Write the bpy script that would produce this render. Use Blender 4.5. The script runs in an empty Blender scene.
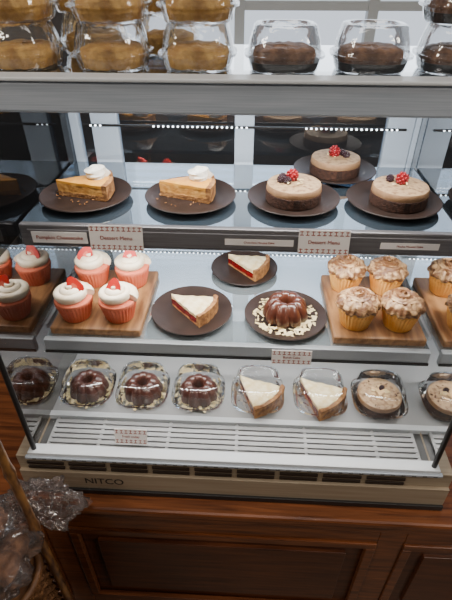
import bpy, math, random
from mathutils import Vector, Matrix, noise
random.seed(7)
pi=math.pi
# ------------------------------------------------------------------ materials
def newmat(name):
    m=bpy.data.materials.new(name); m.use_nodes=True
    nt=m.node_tree; nt.nodes.clear()
    out=nt.nodes.new('ShaderNodeOutputMaterial')
    return m,nt,out
def M(name,col,rough=.5,metal=0,col2=None,scale=60,stretch=(1,1,1),bump=0,bscale=200,coat=0,sss=0,emit=0,contrast=(.35,.65),kind='noise',spec=.5,detail=4,dist=0):
    m,nt,out=newmat(name)
    p=nt.nodes.new('ShaderNodeBsdfPrincipled')
    nt.links.new(p.outputs[0],out.inputs[0])
    p.inputs['Base Color'].default_value=(*col,1); p.inputs['Roughness'].default_value=rough
    p.inputs['Metallic'].default_value=metal; p.inputs['Coat Weight'].default_value=coat
    p.inputs['Coat Roughness'].default_value=.12
    p.inputs['Specular IOR Level'].default_value=spec
    if emit:
        p.inputs['Emission Color'].default_value=(*col,1); p.inputs['Emission Strength'].default_value=emit
    tc=nt.nodes.new('ShaderNodeTexCoord'); mp=nt.nodes.new('ShaderNodeMapping')
    mp.inputs['Scale'].default_value=stretch
    nt.links.new(tc.outputs['Object'],mp.inputs['Vector'])
    if col2:
        if kind=='voronoi':
            t=nt.nodes.new('ShaderNodeTexVoronoi'); t.inputs['Scale'].default_value=scale
        else:
            t=nt.nodes.new('ShaderNodeTexNoise'); t.inputs['Scale'].default_value=scale; t.inputs['Detail'].default_value=detail
            t.inputs['Distortion'].default_value=dist
        nt.links.new(mp.outputs[0],t.inputs['Vector'])
        r=nt.nodes.new('ShaderNodeValToRGB')
        r.color_ramp.elements[0].position=contrast[0]; r.color_ramp.elements[1].position=contrast[1]
        r.color_ramp.elements[0].color=(*col,1); r.color_ramp.elements[1].color=(*col2,1)
        nt.links.new(t.outputs[0],r.inputs[0]); nt.links.new(r.outputs[0],p.inputs['Base Color'])
    if bump:
        n=nt.nodes.new('ShaderNodeTexNoise'); n.inputs['Scale'].default_value=bscale; n.inputs['Detail'].default_value=3
        nt.links.new(mp.outputs[0],n.inputs['Vector'])
        b=nt.nodes.new('ShaderNodeBump'); b.inputs['Strength'].default_value=bump; b.inputs['Distance'].default_value=.003
        nt.links.new(n.outputs[0],b.inputs['Height']); nt.links.new(b.outputs[0],p.inputs['Normal'])
    return m
def clear(name,tint=(.95,.97,1),base=.06,fres=1.0,rough=.04,bump=0,bscale=60,gl=(1,1,1),diff=0,dcol=(.8,.85,.9),ior=1.45):
    m,nt,out=newmat(name)
    tr=nt.nodes.new('ShaderNodeBsdfTransparent'); tr.inputs[0].default_value=(*tint,1)
    g=nt.nodes.new('ShaderNodeBsdfGlossy'); g.inputs['Roughness'].default_value=rough; g.inputs['Color'].default_value=(*gl,1)
    fr=nt.nodes.new('ShaderNodeFresnel'); fr.inputs['IOR'].default_value=ior
    ma=nt.nodes.new('ShaderNodeMath'); ma.operation='MULTIPLY_ADD'; ma.inputs[1].default_value=fres; ma.inputs[2].default_value=base
    ma.use_clamp=True
    nt.links.new(fr.outputs[0],ma.inputs[0])
    mix=nt.nodes.new('ShaderNodeMixShader'); nt.links.new(ma.outputs[0],mix.inputs[0])
    a=tr
    if diff:
        d=nt.nodes.new('ShaderNodeBsdfDiffuse'); d.inputs[0].default_value=(*dcol,1)
        mx=nt.nodes.new('ShaderNodeMixShader'); mx.inputs[0].default_value=diff
        nt.links.new(tr.outputs[0],mx.inputs[1]); nt.links.new(d.outputs[0],mx.inputs[2]); a=mx
    nt.links.new(a.outputs[0],mix.inputs[1]); nt.links.new(g.outputs[0],mix.inputs[2])
    if bump:
        tc=nt.nodes.new('ShaderNodeTexCoord')
        n=nt.nodes.new('ShaderNodeTexNoise'); n.inputs['Scale'].default_value=bscale
        nt.links.new(tc.outputs['Object'],n.inputs['Vector'])
        b=nt.nodes.new('ShaderNodeBump'); b.inputs['Strength'].default_value=bump; b.inputs['Distance'].default_value=.004
        nt.links.new(n.outputs[0],b.inputs['Height']); nt.links.new(b.outputs[0],g.inputs['Normal']); nt.links.new(b.outputs[0],fr.inputs['Normal'])
    nt.links.new(mix.outputs[0],out.inputs[0])
    return m
m_steel=M('brushed_steel',(.36,.41,.47),.34,.25,col2=(.46,.50,.56),scale=8,stretch=(1,60,60))
m_rail1=M('shelf_rail_steel',(.14,.13,.135),.35,.4,col2=(.20,.19,.195),scale=8,stretch=(1,60,60))
m_rail2=M('lower_rail_steel',(.38,.40,.42),.28,.5)
m_white=M('white_enamel',(.54,.56,.58),.4)
m_frame=M('door_frame_grey',(.44,.52,.62),.4)
m_dark=M('dark_plastic',(.012,.011,.011),.45)
m_vent=M('vent_grey',(.27,.27,.27),.45)
m_ventd=M('vent_gap',(.055,.055,.055),.6)
m_beige=M('beige_band',(.32,.25,.175),.42,.2,col2=(.38,.31,.225),scale=6,stretch=(1,30,30))
m_slot=M('vent_slot_brown',(.02,.011,.007),.5)
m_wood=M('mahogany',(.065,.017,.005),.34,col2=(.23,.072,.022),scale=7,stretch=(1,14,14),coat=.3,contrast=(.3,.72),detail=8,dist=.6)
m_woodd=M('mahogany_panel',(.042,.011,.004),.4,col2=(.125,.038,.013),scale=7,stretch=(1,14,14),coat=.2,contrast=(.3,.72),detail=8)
m_board=M('acacia_board',(.13,.052,.017),.5,col2=(.34,.17,.065),scale=9,stretch=(8,1,8),contrast=(.3,.7),detail=6,dist=.8)
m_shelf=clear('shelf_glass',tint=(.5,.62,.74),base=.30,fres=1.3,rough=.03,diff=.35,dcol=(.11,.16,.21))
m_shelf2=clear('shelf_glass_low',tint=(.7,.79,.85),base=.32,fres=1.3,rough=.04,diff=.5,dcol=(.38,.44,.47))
m_fglass=clear('front_glass',tint=(.98,.99,.99),base=.0,fres=.35,rough=.01)
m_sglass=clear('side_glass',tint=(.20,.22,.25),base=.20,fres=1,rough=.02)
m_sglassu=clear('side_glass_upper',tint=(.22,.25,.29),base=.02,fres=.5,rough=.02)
m_bglass=clear('back_glass',tint=(.6,.68,.78),base=.14,fres=1,rough=.02)
m_clam=clear('clear_plastic',tint=(.975,.98,.985),base=.03,fres=.9,rough=.07,bump=.35,bscale=50)
m_clamt=clear('clear_plastic_box',tint=(.98,.985,.99),base=.03,fres=.8,rough=.10,bump=.5,bscale=60,diff=.035,dcol=(.8,.84,.88))
m_bag=clear('crinkled_cellophane',tint=(.90,.86,.84),base=.03,fres=.9,rough=.12,bump=.8,bscale=45,diff=.06,dcol=(.6,.52,.50))
m_tag=M('tag_card',(.80,.74,.70),.5)
m_ink=M('tag_ink',(.30,.05,.03),.6)
m_inkg=M('badge_ink',(.03,.025,.02),.6)
m_plate=M('brown_stoneware',(.020,.011,.008),.5,col2=(.032,.018,.014),scale=30,spec=.3)
m_led=M('led_bead_and_reflection',(.85,.93,1),.5,emit=14)
# food
m_choc=M('chocolate_cake',(.05,.013,.007),.3,col2=(.08,.022,.011),scale=80,bump=.12,bscale=220,coat=.5)
m_crumb=M('dark_crumb',(.025,.009,.005),.8,col2=(.08,.030,.016),scale=160,bump=1,bscale=300)
m_mousse=M('mocha_mousse',(.30,.165,.08),.6,col2=(.38,.22,.115),scale=60,bump=.3)
m_moussetop=M('mousse_top',(.44,.29,.16),.6,col2=(.18,.09,.04),scale=120,bump=.5,contrast=(.45,.72))
m_pumptop=M('pumpkin_top',(.60,.25,.03),.4,col2=(.72,.36,.065),scale=50,bump=.2,coat=.1)
m_pumpside=M('pumpkin_filling',(.46,.19,.035),.6,col2=(.62,.32,.085),scale=90,bump=.5)
m_crust=M('baked_crust',(.16,.058,.016),.7,col2=(.42,.20,.065),scale=90,bump=1,bscale=250)
m_cream=M('whipped_cream',(.82,.79,.72),.5,col2=(.70,.66,.58),scale=60,bump=.3,bscale=120)
m_yelcream=M('custard_cream',(.64,.48,.23),.5,col2=(.80,.70,.46),scale=70,bump=.6,bscale=160)
m_cherry=M('cherry_filling',(.10,.002,.004),.2,col2=(.22,.006,.007),scale=120,bump=.6,coat=.5)
m_frost=M('vanilla_frosting',(.76,.61,.42),.5,col2=(.84,.73,.57),scale=50,bump=.2)
m_mocha=M('marbled_mocha_frosting',(.13,.050,.016),.5,col2=(.56,.35,.17),scale=42,stretch=(1,1,2.2),contrast=(.46,.70),bump=.25,dist=1.6)
m_liner=M('coral_liner',(.62,.105,.045),.6,col2=(.70,.17,.08),scale=40)
m_cakec=M('strawberry_cake',(.60,.14,.07),.8,bump=.6)
m_linery=M('yellow_liner',(.74,.31,.045),.6,col2=(.82,.44,.11),scale=40)
m_cakey=M('vanilla_cake',(.60,.27,.05),.8,bump=.6)
m_straw=M('strawberry_skin',(.34,.003,.002),.35,col2=(.42,.012,.006),scale=160,kind='voronoi',contrast=(.0,.25),coat=.3,bump=.3)
m_strawin=M('strawberry_flesh',(.42,.012,.006),.45)
m_strawin2=M('strawberry_core',(.55,.10,.06),.45)
m_rasp=M('raspberry',(.24,.002,.006),.4,col2=(.34,.008,.014),scale=120,coat=.2)
m_blueb=M('dark_berry',(.025,.006,.012),.4,coat=.2)
m_shav=M('white_chocolate',(.72,.54,.25),.5,col2=(.82,.69,.40),scale=50)
m_almond=M('sliced_almond',(.72,.48,.24),.5)
m_tan=M('golden_pastry',(.82,.50,.14),.7,col2=(.52,.27,.06),scale=50,bump=1,bscale=120)
m_brownie=M('brownie',(.10,.04,.018),.6,col2=(.27,.13,.06),scale=60,bump=1,bscale=120)
m_tray=M('black_tray',(.02,.018,.018),.3)
m_wick=M('wicker',(.08,.032,.011),.55,col2=(.16,.07,.025),scale=40,stretch=(1,1,4))
m_bamboo=M('bamboo',(.26,.12,.035),.4,col2=(.06,.022,.01),scale=30,stretch=(4,4,1),coat=.3)
m_wall=M('wall_paint',(.09,.085,.085),.8,col2=(.11,.10,.10),scale=4)
m_floor=M('floor_tile',(.10,.07,.05),.5,col2=(.14,.10,.07),scale=3)
m_ceil=M('ceiling_paint',(.2,.2,.2),.9)
m_trim=M('window_trim',(.6,.62,.62),.5)

# ------------------------------------------------------------------ geometry
def empty(name,loc=(0,0,0),rz=0):
    e=bpy.data.objects.new(name,None); e.empty_display_size=.02
    e.location=loc; e.rotation_euler=(0,0,rz)
    bpy.context.collection.objects.link(e); return e
class G:
    def __init__(s): s.v=[];s.f=[];s.m=[];s.mats=[]
    def mi(s,mat):
        if mat not in s.mats: s.mats.append(mat)
        return s.mats.index(mat)
    def add(s,vs,fs,mat,X=None):
        o=len(s.v); k=s.mi(mat)
        for p in vs:
            p=Vector(p)
            if X is not None: p=X@p
            s.v.append(p)
        for f in fs: s.f.append([o+i for i in f]); s.m.append(k)
    def obj(s,name,loc=(0,0,0),rz=0,parent=None,smooth=True,bevel=0,sub=0,rot=None):
        me=bpy.data.meshes.new(name); me.from_pydata([tuple(p) for p in s.v],[],s.f)
        for m in s.mats: me.materials.append(m)
        for p,k in zip(me.polygons,s.m): p.material_index=k; p.use_smooth=smooth
        me.validate(); me.update()
        o=bpy.data.objects.new(name,me); bpy.context.collection.objects.link(o)
        o.location=loc; o.rotation_euler=rot if rot else (0,0,rz)
        if parent: o.parent=parent
        if bevel:
            b=o.modifiers.new('b','BEVEL'); b.width=bevel; b.segments=2; b.limit_method='ANGLE'
        if smooth:
            try: me.set_sharp_from_angle(angle=math.radians(50))
            except Exception: pass
        return o
    def box(s,x0,x1,y0,y1,z0,z1,mat,X=None):
        vs=[(x,y,z) for z in (z0,z1) for y in (y0,y1) for x in (x0,x1)]
        s.add(vs,[(0,2,3,1),(4,5,7,6),(0,1,5,4),(2,6,7,3),(0,4,6,2),(1,3,7,5)],mat,X)
    def lathe(s,prof,n,mat,X=None,p=2,mod=None,closed=False,arc=2*pi):
        vs=[];fs=[];full=abs(arc-2*pi)<1e-6
        cols=n if full else n+1
        for (r,z) in prof:
            for j in range(cols):
                t=arc*j/n
                k=1 if p==2 else 1/((abs(math.cos(t))**p+abs(math.sin(t))**p)**(1/p))
                rr=r*k
                zz=z
                if mod: rr,zz=mod(rr,z,t)
                vs.append((rr*math.cos(t),rr*math.sin(t),zz))
        L=len(prof)
        for i in range(L if closed else L-1):
            i2=(i+1)%L
            for j in range(n):
                j2=(j+1)%cols if full else j+1
                fs.append((i*cols+j,i*cols+j2,i2*cols+j2,i2*cols+j))
        s.add(vs,fs,mat,X)
    def tube(s,pts,rad,mat,n=10,X=None,star=0,k=5):
        vs=[];fs=[];pts=[Vector(p) for p in pts];N=len(pts)
        for i,p in enumerate(pts):
            t=(pts[min(i+1,N-1)]-pts[max(i-1,0)]).normalized()
            a=Vector((0,0,1)) if abs(t.z)<.9 else Vector((1,0,0))
            u=t.cross(a).normalized(); w=t.cross(u)
            r=rad[i] if isinstance(rad,(list,tuple)) else rad
            for j in range(n):
                q=2*pi*j/n; rr=r*(1+star*math.cos(k*q+i*.15))
                vs.append(p+u*(rr*math.cos(q))+w*(rr*math.sin(q)))
        for i in range(N-1):
            for j in range(n):
                fs.append((i*n+j,i*n+(j+1)%n,(i+1)*n+(j+1)%n,(i+1)*n+j))
        fs.append(tuple(range(n-1,-1,-1))); fs.append(tuple((N-1)*n+j for j in range(n)))
        s.add(vs,fs,mat,X)
    def ball(s,c,r,mat,n=8,sc=(1,1,1),X=None,jit=0,seed=0,ridge=0):
        vs=[];fs=[];H=n//2+1
        for i in range(H+1):
            a=pi*i/H
            for j in range(n):
                q=2*pi*j/n
                d=Vector((math.sin(a)*math.cos(q)*sc[0],math.sin(a)*math.sin(q)*sc[1],math.cos(a)*sc[2]))
                k=r
                o=Vector((seed,seed*1.7,0))
                if jit: k*=1+jit*noise.noise(d*2.5+o)
                if ridge: k*=1+ridge*(abs(noise.noise(d*3+o))+.6*abs(noise.noise(d*6+o))+.3*abs(noise.noise(d*12+o)))
                vs.append(Vector(c)+d*k)
        for i in range(H):
            for j in range(n):
                fs.append((i*n+j,(i+1)*n+j,(i+1)*n+(j+1)%n,i*n+(j+1)%n))
        s.add(vs,fs,mat,X)
T=Matrix.Translation
def R(a,ax): return Matrix.Rotation(a,4,ax)
def boxo(name,x0,x1,y0,y1,z0,z1,mat,parent=None,bevel=0):
    g=G(); cx,cy,cz=(x0+x1)/2,(y0+y1)/2,(z0+z1)/2
    g.box(x0-cx,x1-cx,y0-cy,y1-cy,z0-cz,z1-cz,mat)
    return g.obj(name,(cx,cy,cz),parent=parent,smooth=False,bevel=bevel)
# ------------------------------------------------------------------ room
boxo('floor',-2.2,2.2,-1.6,2.8,-.06,0,m_floor)
boxo('ceiling',-2.2,2.2,-1.6,2.8,2.7,2.76,m_ceil)
boxo('wall_left',-2.26,-2.2,-1.6,2.8,0,2.7,m_wall)
boxo('wall_right',2.2,2.26,-1.6,2.8,0,2.7,m_wall)
boxo('wall_front',-2.2,2.2,-1.66,-1.6,0,2.7,m_wall)
wx0,wx1,wz0,wz1=-.75,1.8,1.1,2.4
g=G()
g.box(-2.2,wx0,2.74,2.8,0,2.7,m_wall); g.box(wx1,2.2,2.74,2.8,0,2.7,m_wall)
g.box(wx0,wx1,2.74,2.8,0,wz0,m_wall); g.box(wx0,wx1,2.74,2.8,wz1,2.7,m_wall)
g.obj('wall_back',smooth=False)
g=G()
for x in (wx0,-.1,.55,1.2,wx1-.05): g.box(x,x+.05,2.7,2.76,wz0,wz1,m_trim)
for z in (wz0,1.32,1.75,wz1-.05): g.box(wx0,wx1,2.71,2.75,z,z+.04,m_trim)
g.box(wx0-.05,wx1+.05,2.62,2.76,wz0-.04,wz0,m_trim)
g.obj('window_1',smooth=False)
# ------------------------------------------------------------------ display case
case=empty('refrigerated_display_case',(0,0,0))
XL,XR=-.412,.371
ZD=.75
def cb(n,*a,**k): return boxo(n,*a,parent=case,**k)
cb('top_rail',XL-.02,XR+.02,.755,.785,1.346,1.393,m_steel,bevel=.004)
cb('top_rail_lip',XL-.02,XR+.02,.75,.79,1.393,1.399,m_white,bevel=.002)
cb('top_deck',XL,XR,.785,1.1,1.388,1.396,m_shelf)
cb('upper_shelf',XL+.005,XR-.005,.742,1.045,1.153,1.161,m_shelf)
cb('upper_shelf_rail',XL+.004,XR-.004,.728,.742,1.119,1.163,m_rail1,bevel=.003)
cb('upper_label_strip',XL+.02,XR-.02,.7245,.728,1.127,1.155,m_rail1)
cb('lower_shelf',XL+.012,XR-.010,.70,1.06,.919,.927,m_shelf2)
cb('lower_shelf_rail',XL+.01,XR-.01,.686,.70,.893,.929,m_rail2,bevel=.003)
cb('lower_rail_line',XL+.01,XR-.01,.684,.686,.897,.903,m_dark)
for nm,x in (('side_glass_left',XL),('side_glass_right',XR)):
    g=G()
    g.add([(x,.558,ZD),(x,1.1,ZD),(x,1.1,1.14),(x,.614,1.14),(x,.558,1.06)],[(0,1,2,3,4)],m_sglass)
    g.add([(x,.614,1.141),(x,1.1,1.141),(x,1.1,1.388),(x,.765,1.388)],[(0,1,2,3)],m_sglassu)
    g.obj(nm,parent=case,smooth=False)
g=G(); g.add([(XL,.556,ZD),(XR,.556,ZD),(XR,.556,1.06),(XL,.556,1.06),(XR,.757,1.346),(XL,.757,1.346)],[(0,1,2,3),(3,2,4,5)],m_fglass); g.obj('front_glass',parent=case,smooth=False)
g=G()
for x in (XL,XR):
    g.tube([(x,.556,.745),(x,.556,1.06),(x,.757,1.346)],.005,m_dark,n=8)
    g.tube([(x,1.09,.745),(x,1.09,1.39)],.012,m_frame,n=8)
g.obj('glass_edges',parent=case)
g=G()
for (a,b) in ((XL,XL+.02),(-.363,-.302),(-.037,.007),(.30,.358),(XR-.012,XR)):
    g.box(a,b,1.075,1.098,ZD,1.388,m_frame)
for z in (ZD,1.36): g.box(XL,XR,1.073,1.1,z,z+.028,m_frame)
g.obj('rear_sliding_doors',parent=case,smooth=False,bevel=.002)
g=G(); g.add([(XL,1.088,ZD),(XR,1.088,ZD),(XR,1.088,1.388),(XL,1.088,1.388)],[(0,1,2,3)],m_bglass); g.obj('rear_door_glass',parent=case,smooth=False)
g=G()
for x in (XL+.008,XR-.008):
    for z,y0 in ((1.14,.80),(.905,.75)):
        g.box(x-.003,x+.003,y0,1.07,z,z+.012,m_white)
g.obj('shelf_brackets',parent=case,smooth=False)
g=G()
for z,y in ((1.352,.792),(1.132,.749),(.902,.708)):
    g.box(XL+.03,XR-.03,y-.004,y+.004,z+.003,z+.008,m_white)
    x=XL+.04
    while x<XR-.04:
        g.box(x-.003,x+.003,y-.003,y+.004,z,z+.003,m_led); x+=.018
for z,y in ((1.236,1.070),(.945,1.070)):  # added bars with glowing beads, standing in for LED reflections in the rear glass
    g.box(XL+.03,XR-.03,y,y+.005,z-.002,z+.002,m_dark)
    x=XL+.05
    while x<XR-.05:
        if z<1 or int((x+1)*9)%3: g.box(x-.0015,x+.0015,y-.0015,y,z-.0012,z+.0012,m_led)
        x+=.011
g.obj('led_strips_and_reflections',parent=case,smooth=False)
g=G()
g.box(XL,XR,.57,1.1,ZD-.03,ZD-.008,m_ventd)
g.box(XL,XR,.655,1.1,ZD-.008,ZD,m_vent)
g.box(XL,XR,.642,.655,ZD-.008,ZD+.004,m_white)
y=.566
while y<.64:
    g.box(XL+.02,XR-.02,y,y+.0085,ZD-.008,ZD-.001,m_vent); y+=.0125
for x in (XL+.02,-.29,-.15,-.01,.13,.27,XR-.02): g.box(x-.003,x+.003,.566,.642,ZD-.009,ZD-.002,m_vent)
g.obj('deck_and_air_grille',parent=case,smooth=False)
g=G()
g.box(XL-.01,XR+.01,.545,.568,.738,.756,m_white)
g.box(XL-.015,XR+.015,.540,.548,.742,.748,m_steel)
x=XL
while x<XR:
    g.box(x,x+.008,.5385,.541,.7435,.7465,m_ventd); x+=.02
g.obj('front_sill',parent=case,smooth=False,bevel=.001)
g=G()
bx0,bx1=XL-.04,XR+.042
g.box(bx0,bx1,.55,1.1,.63,.738,m_beige)
g.box(bx0,bx1,.543,.551,.645,.698,m_beige)
x=bx0+.02
while x<bx1-.08:
    g.box(x,x+.075,.5465,.5505,.702,.710,m_slot); g.box(x,x+.075,.5465,.5505,.716,.724,m_slot); x+=.085
g.box(bx0,bx1,.538,.552,.632,.646,m_dark)
g.obj('base_band',parent=case,smooth=False,bevel=.001)
def text(s,loc,size,mat,parent,rot=(pi/2,0,0),al='CENTER'):
    c=bpy.data.curves.new('lettering','FONT'); c.body=s; c.size=size; c.align_x=al; c.align_y='CENTER'; c.extrude=.0002
    c.materials.append(mat)
    o=bpy.data.objects.new('lettering',c); bpy.context.collection.objects.link(o); o.location=loc; o.rotation_euler=rot; o.parent=parent
    return o
text('NITCO',(-.28,.5425,.672),.026,m_inkg,case)
# ------------------------------------------------------------------ wood cabinet
cab=empty('wooden_counter_base')
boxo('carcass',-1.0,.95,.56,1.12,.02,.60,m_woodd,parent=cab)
g=G()
g.box(-1.0,.95,.505,1.12,.608,.63,m_wood)
g.box(-1.0,.95,.520,.57,.582,.608,m_wood)
g.box(-1.0,.95,.533,.57,.54,.582,m_wood)
g.obj('counter_ledge',parent=cab,smooth=False,bevel=.006)
g=G()
def frame(x0,x1,z0,z1):
    w=.022
    for (a,b,c,d) in ((x0,x1,z1-w,z1),(x0,x1,z0,z0+w),(x0,x0+w,z0+w,z1-w),(x1-w,x1,z0+w,z1-w)):
        g.box(a,b,.543,.556,c,d,m_wood)
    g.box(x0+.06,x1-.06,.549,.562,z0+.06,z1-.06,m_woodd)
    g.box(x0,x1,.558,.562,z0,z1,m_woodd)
for (a,b) in ((-1.0,-.93),(-.46,-.40),(.315,.375),(.90,.95)): g.box(a,b,.548,.562,.02,.54,m_wood)
for (a,b) in ((-.93,-.46),(-.40,.315),(.375,.90)):
    g.box(a,b,.548,.562,.47,.54,m_wood); g.box(a,b,.548,.562,.02,.10,m_wood)
    frame(a,b,.10,.47)
g.obj('panelling',parent=cab,smooth=False,bevel=.003)
boxo('plinth',-1.0,.95,.58,1.1,0,.02,m_dark,parent=cab)
# ------------------------------------------------------------------ plates
def plate(x,y,z,r=.09):
    g=G()
    pr=[(0,.004),(r*.3,.004),(r*.62,.004),(r*.72,.0055),(r*.9,.011),(r*.985,.0145),(r,.0135),(r*.985,.0115),(r*.7,.001),(r*.6,0),(0,0)]
    g.lathe(pr,56,m_plate); return g.obj('dessert_plate',(x,y,z))
def wedge_layer(g,L,ha,z0,z1,mat,mtop=None,nr=8,nt=8,r0=.0,amp=.0012,X=None,seed=0,bulge=0):
    vs=[]
    def P(i,j,k):
        r=r0+(L-r0)*i/nr; t=-ha+2*ha*j/nt
        if i==0 and r0==0: r=.001
        z=(z0,z1)[k]
        a=noise.noise(Vector((i*.9+seed,j*.9,z*70)))*amp
        e=1 if (j in(0,nt) or i==nr) else 0
        x=r*math.cos(t)+a*e; y=r*math.sin(t)+e*amp*noise.noise(Vector((i*1.1,j*.9+seed,z*90+5)))
        if k==1:
            z+=amp*noise.noise(Vector((i*.7+9,j*.7,seed)))
            z+=bulge*(1-(2*j/nt-1)**2)
        return (x,y,z)
    W=nt+1;N=(nr+1)*W
    for k in (0,1):
        for i in range(nr+1):
            for j in range(W): vs.append(P(i,j,k))
    top=[];side=[]
    for i in range(nr):
        for j in range(nt):
            a=i*W+j
            top.append((N+a,N+a+W,N+a+W+1,N+a+1)); side.append((a,a+1,a+W+1,a+W))
    for i in range(nr):
        a=i*W; side.append((a,a+W,N+a+W,N+a)); a=i*W+nt; side.append((a,N+a,N+a+W,a+W))
    for j in range(nt):
        a=j; side.append((a,N+a,N+a+1,a+1)); a=nr*W+j; side.append((a,a+1,N+a+1,N+a))
    g.add(vs,side,mat,X); g.add(vs,top,mtop or mat,X)
def dollop(g,c,r,h,mat,turns=2.6,star=.16,tr=.42,X=None,k=5):
    pts=[];rad=[]
    N=70
    for i in range(N+1):
        t=i/N; a=2*pi*turns*t
        rr=r*(1-t)**.85*(1-tr*.8); pts.append((c[0]+rr*math.cos(a),c[1]+rr*math.sin(a),c[2]+r*tr*.7+h*.85*t)); rad.append(max(r*tr*(1-.72*t),.0012))
    g.tube(pts,rad,mat,n=15,star=star,k=k,X=X)
    g.lathe([(r*.7,0),(r*.6,h*.4),(r*.25,h*.7),(0,h*.8)],16,mat,X=(X or Matrix())@T(Vector(c)))
def chips(g,n,r0,r1,z,mat,size=.008,X=None,th=.0012):
    for i in range(n):
        a=random.uniform(0,2*pi); r=random.uniform(r0,r1); s=size*random.uniform(.5,1.2)
        Y=T((r*math.cos(a),r*math.sin(a),z+random.uniform(.001,.005)))@R(random.uniform(0,2*pi),'Z')@R(random.uniform(-.5,.5),'X')@R(random.uniform(-.4,.4),'Y')
        if X is not None: Y=X@Y
        g.box(-s,s,-s*.4,s*.4,0,th,mat,Y)
def pumpkin_slice(x,y,z,rz):
    g=G();L=.105;ha=.40
    wedge_layer(g,L,ha,0,.009,m_crust,seed=1)
    wedge_layer(g,L-.004,ha-.01,.009,.025,m_pumpside,seed=2)
    wedge_layer(g,L-.003,ha-.005,.025,.030,m_pumptop,seed=3,bulge=.0015)
    wedge_layer(g,L+.004,ha,.004,.031,m_crust,nr=2,r0=L-.006,seed=4)
    dollop(g,(L*.74,.006,.030),.023,.016,m_cream,turns=2.3,star=.22,tr=.5)
    X=T((L*.45,0,0))
    chips(g,40,.035,.058,0,m_crust,.0022,X=X)
    chips(g,16,.0,.014,.043,m_almond,.003,X=T((L*.74,0,0)))
    return g.obj('pumpkin_cheesecake_slice',(x,y,z),rz)
def pie_slice(x,y,z,rz,s=1,ha=.42):
    g=G();L=.094*s
    wedge_layer(g,L,ha,0,.004*s,m_crust,seed=11)
    wedge_layer(g,L-.003,ha-.01,.004*s,.018*s,m_cherry,seed=12,amp=.002)
    wedge_layer(g,L-.002,ha+.0,.018*s,.026*s,m_yelcream,seed=13,amp=.003,bulge=.004)
    wedge_layer(g,L+.007,ha,.0,.029*s,m_crust,nr=2,r0=L-.003,seed=14,amp=.003)
    return g.obj('cherry_cream_pie_slice',(x,y,z),rz)
def raspberry(g,c,r,mat,sc=1.1):
    g.ball(c,r*.8,mat,n=8,sc=(1,1,sc))
    n=34
    for i in range(n):
        zz=1-2*(i+.5)/n; a=i*2.39996; q=math.sqrt(1-zz*zz)
        g.ball((c[0]+r*.85*q*math.cos(a),c[1]+r*.85*q*math.sin(a),c[2]+r*.85*sc*zz),r*.27,mat,n=6)
def almonds(g,c,n,r,X=None):
    for i in range(n):
        a=2*pi*i/n+.3
        Y=T(Vector(c))@R(a,'Z')@T((r,0,0))@R(-.35,'Y')
        if X is not None: Y=X@Y
        g.lathe([(0,0),(.008,0),(.008,.0012),(0,.0012)],10,m_almond,X=Y@Matrix.Diagonal((1,.55,1,1)))
def mousse_cake(x,y,z,r=.052,berries=((0,0),),dark=((.014,.01),(-.014,.006)),h=.034):
    g=G()
    def md(rr,zz,t):
        return rr*(1+.014*noise.noise(Vector((math.cos(t)*3,math.sin(t)*3,zz*120)))),zz
    g.lathe([(0,0),(r*.98,0),(r,.003),(r,h*.6),(r*.96,h*.62)],48,m_crumb,mod=md)
    g.lathe([(r*.97,h*.6),(r*.985,h*.64),(r*.98,h*.9),(r*.95,h*.985)],48,m_mousse,mod=md)
    g.lathe([(r*.95,h*.985),(r*.88,h),(r*.5,h+.0008),(0,h)],48,m_moussetop,mod=md)
    for (a,b) in berries: raspberry(g,(a,b,h+.009),.0115,m_rasp)
    for (a,b) in dark: raspberry(g,(a,b,h+.006),.0075,m_blueb,1)
    chips(g,7,.008,.02,h,m_shav,.004)
    return g.obj('mocha_mousse_cake',(x,y,z))
def bundt(g,r=.046,h=.046,z=0):
    pr=[(r*.9,0),(r*.99,h*.06),(r,h*.18),(r*.98,h*.34),(r*.93,h*.5),(r*.86,h*.67),(r*.76,h*.82),(r*.64,h*.94),(r*.54,h*.99),(r*.46,h),(r*.38,h*.98),(r*.31,h*.92),(r*.26,h*.8),(r*.23,h*.6),(r*.22,h*.3),(0,h*.28)]
    def md(rr,zz,t):
        w=max(0,min(1,(rr-r*.35)/(r*.4)))
        k=abs(math.sin(4.5*t+zz*12))**.65
        return rr*(1-.15*w*(1-k)), zz-(1-k)*h*.05*(1 if zz>h*.75 else 0)
    g.lathe(pr,144,m_choc,mod=md,X=T((0,0,z)))
def clam(g,w,hb,hl,p=5,flute=0,n=72,dome=.84,cham=.014,mat=None):
    def md(rr,zz,t):
        return rr*(1+flute*math.cos(24*t)*(1 if rr>w*.8 and rr<w*1.02 else 0)),zz
    pr=[(0,.001),(w*.5,.001),(w*.84,.001),(w*.88,.004),(w*.95,hb-.002),(w*1.05,hb),(w*1.06,hb+.002),(w*1.05,hb+.004),(w*.96,hb+.004)]
    pr+=[(w*.90,hl-cham),(w*dome,hl-.002),(w*(dome-.05),hl),(w*.62,hl),(w*.58,hl-.004),(w*.3,hl-.005),(0,hl-.005)]
    g.lathe(pr,n,mat or m_clam,p=p,mod=md)
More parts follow.
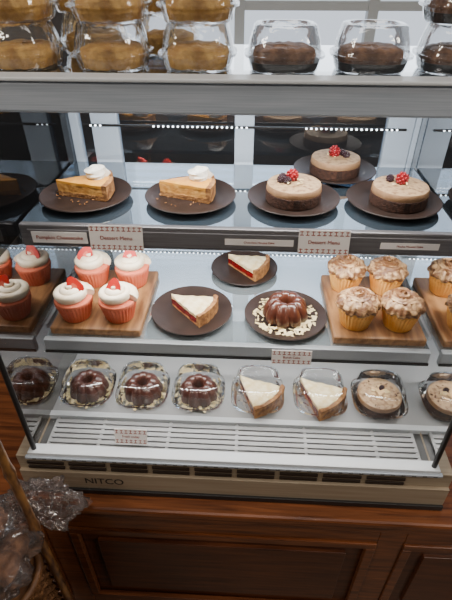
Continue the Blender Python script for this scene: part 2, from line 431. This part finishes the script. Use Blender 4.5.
def clam_item(name,x,y,z,kind,w=.055,rz=0):
    e=empty(name,(x,y,z),rz)
    g=G(); clam(g,w,.018,.060,p=3.4,flute=.006); g.obj('clamshell',parent=e)
    g=G()
    if kind=='bundt':
        bundt(g,.044,.040,.005); chips(g,80,.036,.050,.004,m_shav,.006)
        g.obj('chocolate_bundt',parent=e)
    elif kind=='slice':
        o=pie_slice(-.040,.036,.004,-.75,1.03,.48); o.parent=e; o.name='pie_slice'
    else:
        o=mousse_cake(0,0,.004,.048,(),(),.028); o.parent=e; o.name='round_cake'
        g=G(); almonds(g,(0,0,.0325),6,.014); chips(g,40,.018,.043,.028,m_crumb,.0028); almonds(g,(.0,.0,.034),3,.004); raspberry(g,(.006,.012,.036),.006,m_blueb); g.obj('almond_topping',parent=e)
    return e
Z1=1.161
for (x,y) in ((-.317,.845),(-.113,.849),(.085,.850),(.274,.849),(.183,1.0)): plate(x,y,Z1,.088)
zz=Z1+.0046
def at_slice(fn,cx,cy,z,rz,L):
    return fn(cx-math.cos(rz)*L*.55,cy-math.sin(rz)*L*.55,z,rz)
at_slice(pumpkin_slice,-.317,.857,zz,.14,.105)
at_slice(pumpkin_slice,-.117,.861,zz,.06,.105)
mousse_cake(.085,.853,zz,.053,((-.004,.012),),((-.022,.012),(-.014,-.006),(-.026,.0)))
mousse_cake(.284,.852,zz,.053,((.002,.008),),((-.018,.016),))
mousse_cake(.183,1.0,zz,.053,((-.004,.004),),((.014,.008),(.02,-.006)))
Z2=.927
plate(-.114,.787,Z2,.086); plate(-.006,.960,Z2,.080); plate(.084,.782,Z2,.086)
zz=Z2+.0046
at_slice(pie_slice,-.114,.79,zz,-.42,.092)
at_slice(pie_slice,.0,.962,zz,-.42,.092)
g=G(); bundt(g,.048,.048,0); g.obj('chocolate_bundt_cake',(.084,.785,zz))
g=G(); chips(g,170,.046,.068,0,m_shav,.0055); g.obj('white_chocolate_shavings',(.084,.785,zz-.001))
def board(x0,x1,y0,y1,z):
    g=G(); g.box(-(x1-x0)/2,(x1-x0)/2,-(y1-y0)/2,(y1-y0)/2,0,.018,m_board)
    return g.obj('wooden_serving_board',((x0+x1)/2,(y0+y1)/2,z),smooth=False,bevel=.004)
board(-.392,-.208,.705,.925,Z2); board(.174,.355,.705,.930,Z2)
def cupcake(x,y,z,kind,rz=0):
    e=empty(kind+'_cupcake',(x,y,z),rz)
    ml,mc=(m_liner,m_cakec) if kind=='strawberry' else (m_linery,m_cakey)
    g=G()
    def md(rr,zz,t): return rr*(1+.028*math.cos(32*t)*(zz>.0005)),zz
    g.lathe([(0,0),(.0265,0),(.028,.002),(.0375,.042)],128,ml,mod=md)
    g.obj('paper_liner',parent=e)
    g=G(); g.lathe([(.036,.036),(.038,.043),(.037,.046),(.028,.049),(0,.051)],32,mc); g.obj('cake',parent=e)
    g=G()
    if kind=='strawberry':
        dollop(g,(0,0,.043),.040,.028,m_frost,turns=3.0,star=.10,tr=.30,k=3)
        g.obj('frosting',parent=e)
        g=G(); q=1.15
        pr=[(0,0),(.003*q,.0006*q),(.006*q,.004*q),(.009*q,.009*q),(.0120*q,.018*q),(.0130*q,.024*q),(.0115*q,.030*q),(.006*q,.034*q),(0,.034*q)]
        pr=[(r*1.12,h) for r,h in pr]
        g.lathe(pr,20,m_straw,arc=pi)
        vs=[(r,0,h) for r,h in pr]+[(-r,0,h) for r,h in pr[::-1]]
        def sc(k,off): return [((a)*k,off,(c-.018*q)*k+.018*q) for a,b,c in vs]
        g.add(sc(1,0),[tuple(range(len(vs)))],m_straw); g.add(sc(.82,-.0003),[tuple(range(len(vs)))],m_strawin); g.add(sc(.35,-.0006),[tuple(range(len(vs)))],m_strawin2)
        a=random.uniform(-.45,.45)
        Mx=T((.0,.004,.060+.032))@R(a,'Y')@R(-.5,'X')@R(pi,'Y')
        for i,v in enumerate(g.v): g.v[i]=Mx@v
        g.obj('strawberry_half',parent=e)
    else:
        def mf(rr,zz,t):
            return rr*(1+.07*math.cos(9*t+zz*160)+.03*math.cos(23*t-zz*90)),zz+.0016*math.cos(14*t+rr*200)
        g.lathe([(.036,.043),(.041,.047),(.041,.054),(.036,.062),(.026,.069),(.014,.073),(0,.074)],90,m_mocha,mod=mf)
        pts=[];rad=[]
        for i in range(50):
            t=i/49;a=2*pi*2.2*t; r=.026*(1-t)**.8; pts.append((r*math.cos(a),r*math.sin(a),.064+.014*t)); rad.append(.0068*(1-.6*t))
        g.tube(pts,rad,m_mocha,n=15,star=.2)
        g.obj('frosting',parent=e)
    return e
ZB=Z2+.018
for i,(x,y) in enumerate(((-.348,.748),(-.258,.750),(-.345,.872),(-.255,.872))): cupcake(x,y,ZB,'strawberry',random.uniform(-.3,.3))
for i,(x,y) in enumerate(((.221,.752),(.307,.752),(.219,.880),(.306,.876))): cupcake(x,y,ZB,'mocha',i*1.1)
for nm,x,k in (('boxed_bundt_cake',-.345,'bundt'),('boxed_bundt_cake',-.222,'bundt'),('boxed_bundt_cake',-.098,'bundt'),('boxed_pie_slice',.032,'slice'),('boxed_pie_slice',.168,'slice'),('boxed_almond_cake',.296,'cake')):
    clam_item(nm,x,.715,ZD+.0005,k)
# ------------------------------------------------------------------ top deck takeaway boxes
ZT=1.3965
def takeaway(x,y,z,mc,w=.060,hl=.066,rz=0,p=3.0,black=False):
    e=empty('takeaway_dessert_box',(x,y,z),rz)
    g=G(); clam(g,w,.022,hl,p=p,flute=.010,dome=.80,cham=.022,mat=m_clamt); g.obj('clamshell',parent=e)
    g=G()
    if black: g.lathe([(0,.003),(w*.85,.003),(w*.93,.016),(w*.91,.016),(w*.7,.006),(0,.006)],48,m_tray,p=p)
    def md(rr,zz,t): return rr*(1+.03*noise.noise(Vector((math.cos(t)*4+x*9,math.sin(t)*4,zz*60)))),zz+.003*noise.noise(Vector((math.cos(t)*4,math.sin(t)*4+x*9,rr*60)))
    g.lathe([(0,.004),(w*.76,.004),(w*.82,.022),(w*.80,.030),(w*.6,.035),(w*.3,.034),(0,.035)],48,mc,p=p,mod=md)
    g.obj('cake',parent=e); return e
for x,y,n,mc,b in ((-.375,.845,2,m_tan,0),(-.225,.845,2,m_tan,0),(-.088,.85,3,m_tan,0),(.046,.845,1,m_brownie,1),(.184,.85,1,m_brownie,1),(.318,.85,2,m_brownie,1),
                   (-.30,.99,2,m_tan,0),(-.16,.99,2,m_tan,0)):
    for i in range(n): takeaway(x+random.uniform(-.003,.003),y,ZT+i*.0665,mc,rz=random.uniform(-.08,.08),black=bool(b))
# ------------------------------------------------------------------ tags
def tag(x,y,z,w,h,txt,tilt=-.15):
    e=empty('price_tag',(x,y,z)); e.rotation_euler=(tilt,0,0)
    g=G(); g.box(-w/2,w/2,-.0006,.0006,-h/2,h/2,m_tag)
    n=int(w/.009)
    for i in range(n):
        xx=-w/2+.005+(w-.01)*i/(n-1)
        for s in (-1,1):
            zc=s*(h/2-.006)
            g.box(xx-.0032,xx+.0032,-.0009,-.0006,zc-.0012-.003,zc-.003+.0003,m_ink); g.box(xx-.0007,xx+.0007,-.0009,-.0006,zc-.004,zc+.004,m_ink)
            g.box(xx-.0032,xx+.0032,-.0009,-.0006,zc+.002,zc+.0032,m_ink)
    g.obj('card',parent=e,smooth=False)
    text(txt,(0,-.0012,0),h*.22,m_ink,e); return e
tag(-.232,.7215,1.144,.095,.046,'Dessert Menu'); tag(.132,.7215,1.146,.088,.044,'Dessert Menu')
tag(.093,.680,.911,.078,.032,'Bundt Cake')
tag(-.222,.585,.768,.066,.034,'Fresh today',-.3)
def strip(x,y,z,w,h,txt):
    e=empty('shelf_label',(x,y,z)); g=G(); g.box(-w/2,w/2,-.0005,.0005,-h/2,h/2,m_tag); g.obj('card',parent=e,smooth=False)
    text(txt,(0,-.001,0),h*.45,m_ink,e)
strip(-.335,.7235,1.141,.10,.022,'Pumpkin Cheesecake'); strip(.02,.7235,1.141,.12,.012,'Chocolate Mousse Cake'); strip(.28,.7235,1.141,.10,.012,'Mocha Mousse Cake')
# ------------------------------------------------------------------ wicker basket & bags
bx,by=-.475,.395
e=empty('wicker_basket',(bx,by,0))
g=G()
Nst=28
for k in range(36):
    z=.02+.015*k; pts=[]
    for i in range(Nst*2+1):
        a=2*pi*i/(Nst*2); r=.080+.004*math.cos(Nst*a+k*pi); pts.append((r*math.cos(a),r*math.sin(a),z))
    g.tube(pts,.0065,m_wick,n=6)
g.obj('weave',parent=e)
g=G()
for i in range(Nst//2):
    a=4*pi*i/Nst; g.tube([(.080*math.cos(a),.080*math.sin(a),.0),(.080*math.cos(a),.080*math.sin(a),.560)],.005,m_wick,n=6)
pts=[(.082*math.cos(2*pi*i/40),.082*math.sin(2*pi*i/40),.562) for i in range(41)]
g.tube(pts,.008,m_wick,n=8)
g.lathe([(0,.02),(.078,.02)],24,m_wick); g.lathe([(0,.56),(.078,.56)],24,m_wick)
g.obj('rim_and_stakes',parent=e)
g=G()
for (px,py) in ((.090,.045),(-.090,.045)):
    pts=[];rad=[]
    for i in range(48):
        z=1.0*i/47; pts.append((px,py,z)); rad.append(.008 if i%8 else .0105)
    g.tube(pts,rad,m_bamboo,n=10)
g.obj('bamboo_posts',parent=e)
def bag(x,y,z,r,content,sc=(1,1,.8),seed=1,neck=True,ridge=.4,nc=9):
    e=empty('cellophane_treat_bag',(x,y,z))
    g=G()
    g.ball((0,0,0),r*.85,m_bag,n=72,sc=sc,jit=.3,seed=seed,ridge=ridge)
    if neck:
        def md(rr,zz,t): return rr*(1+.2*math.cos(7*t+zz*60)),zz
        g.lathe([(r*.45,r*.55),(r*.16,r*.85),(r*.14,r*.95),(r*.28,r*1.25),(r*.4,r*1.45)],45,m_bag,mod=md)
    g.obj('cellophane',parent=e)
    if content:
        g=G()
        for i in range(nc):
            a=i*2.4; q=r*.6*math.sqrt(i/nc)
            g.ball((q*math.cos(a)*1.1,q*math.sin(a)*1.1,-r*.35+(i%4)*r*.22),r*.28,content,n=14,sc=(1,1,.75),jit=.3,seed=i)
        g.obj('cookies',parent=e)
    return e
bag(-.472,.385,.672,.098,m_brownie,seed=3,neck=False,sc=(1,1,1),ridge=.25,nc=18)
bag(-.478,.40,.84,.062,m_brownie,seed=5,neck=True,sc=(1,1,.9),ridge=.3)
bag(-.383,.482,.688,.062,None,seed=8,sc=(1.15,.5,.85),neck=False,ridge=.5)
# ------------------------------------------------------------------ lights
def area(name,loc,rot,sx,sy,e,col=(1,1,1)):
    l=bpy.data.lights.new(name,'AREA'); l.shape='RECTANGLE'; l.size=sx; l.size_y=sy; l.energy=e; l.color=col
    o=bpy.data.objects.new(name,l); bpy.context.collection.objects.link(o); o.location=loc; o.rotation_euler=rot; return o
W=XR-XL-.1;cx=(XL+XR)/2
for nm,y,z,en in (('case_led_lamp',.80,1.350,3.5),('case_led_lamp',.757,1.128,4.1),('case_led_lamp',.722,.898,1.9)):
    area(nm,(cx,y,z),(.45,0,0),W,.012,en,(1,.97,.93))
area('overhead_fill',(-1.75,-.5,2.6),(.35,-.5,0),.5,.5,31,(1,.90,.78))  # unseen pair added to light the counter front, kept out of glass reflections
area('overhead_fill',(1.75,-.5,2.6),(.35,.5,0),.5,.5,31,(1,.90,.78))
area('overhead_fill',(0,.35,2.65),(0,0,0),1.0,.4,11,(1,.93,.85))  # another unseen fill, added to brighten the boxes on the top deck
area('window_daylight',((wx0+wx1)/2,2.69,(wz0+wz1)/2),(-pi/2,0,0),wx1-wx0,wz1-wz0,27,(.84,.92,1))
w=bpy.data.worlds.new('world'); bpy.context.scene.world=w; w.use_nodes=True
bg=w.node_tree.nodes['Background']; bg.inputs[0].default_value=(.80,.88,1,1); bg.inputs[1].default_value=1.2
# ------------------------------------------------------------------ camera
th=math.radians(36.5);ps=math.radians(3)
F=Vector((-math.sin(ps)*math.cos(th),math.cos(ps)*math.cos(th),-math.sin(th)))
Rr=Vector((math.cos(ps),math.sin(ps),0));U=Rr.cross(F)
cd=bpy.data.cameras.new('camera'); cd.sensor_fit='VERTICAL'; cd.sensor_height=24; cd.lens=24*470/600; cd.clip_start=.02
co=bpy.data.objects.new('camera',cd); bpy.context.collection.objects.link(co)
mt=Matrix((Rr,U,-F)).transposed().to_4x4(); mt.translation=Vector((0,0,1.55)); co.matrix_world=mt
bpy.context.scene.camera=co
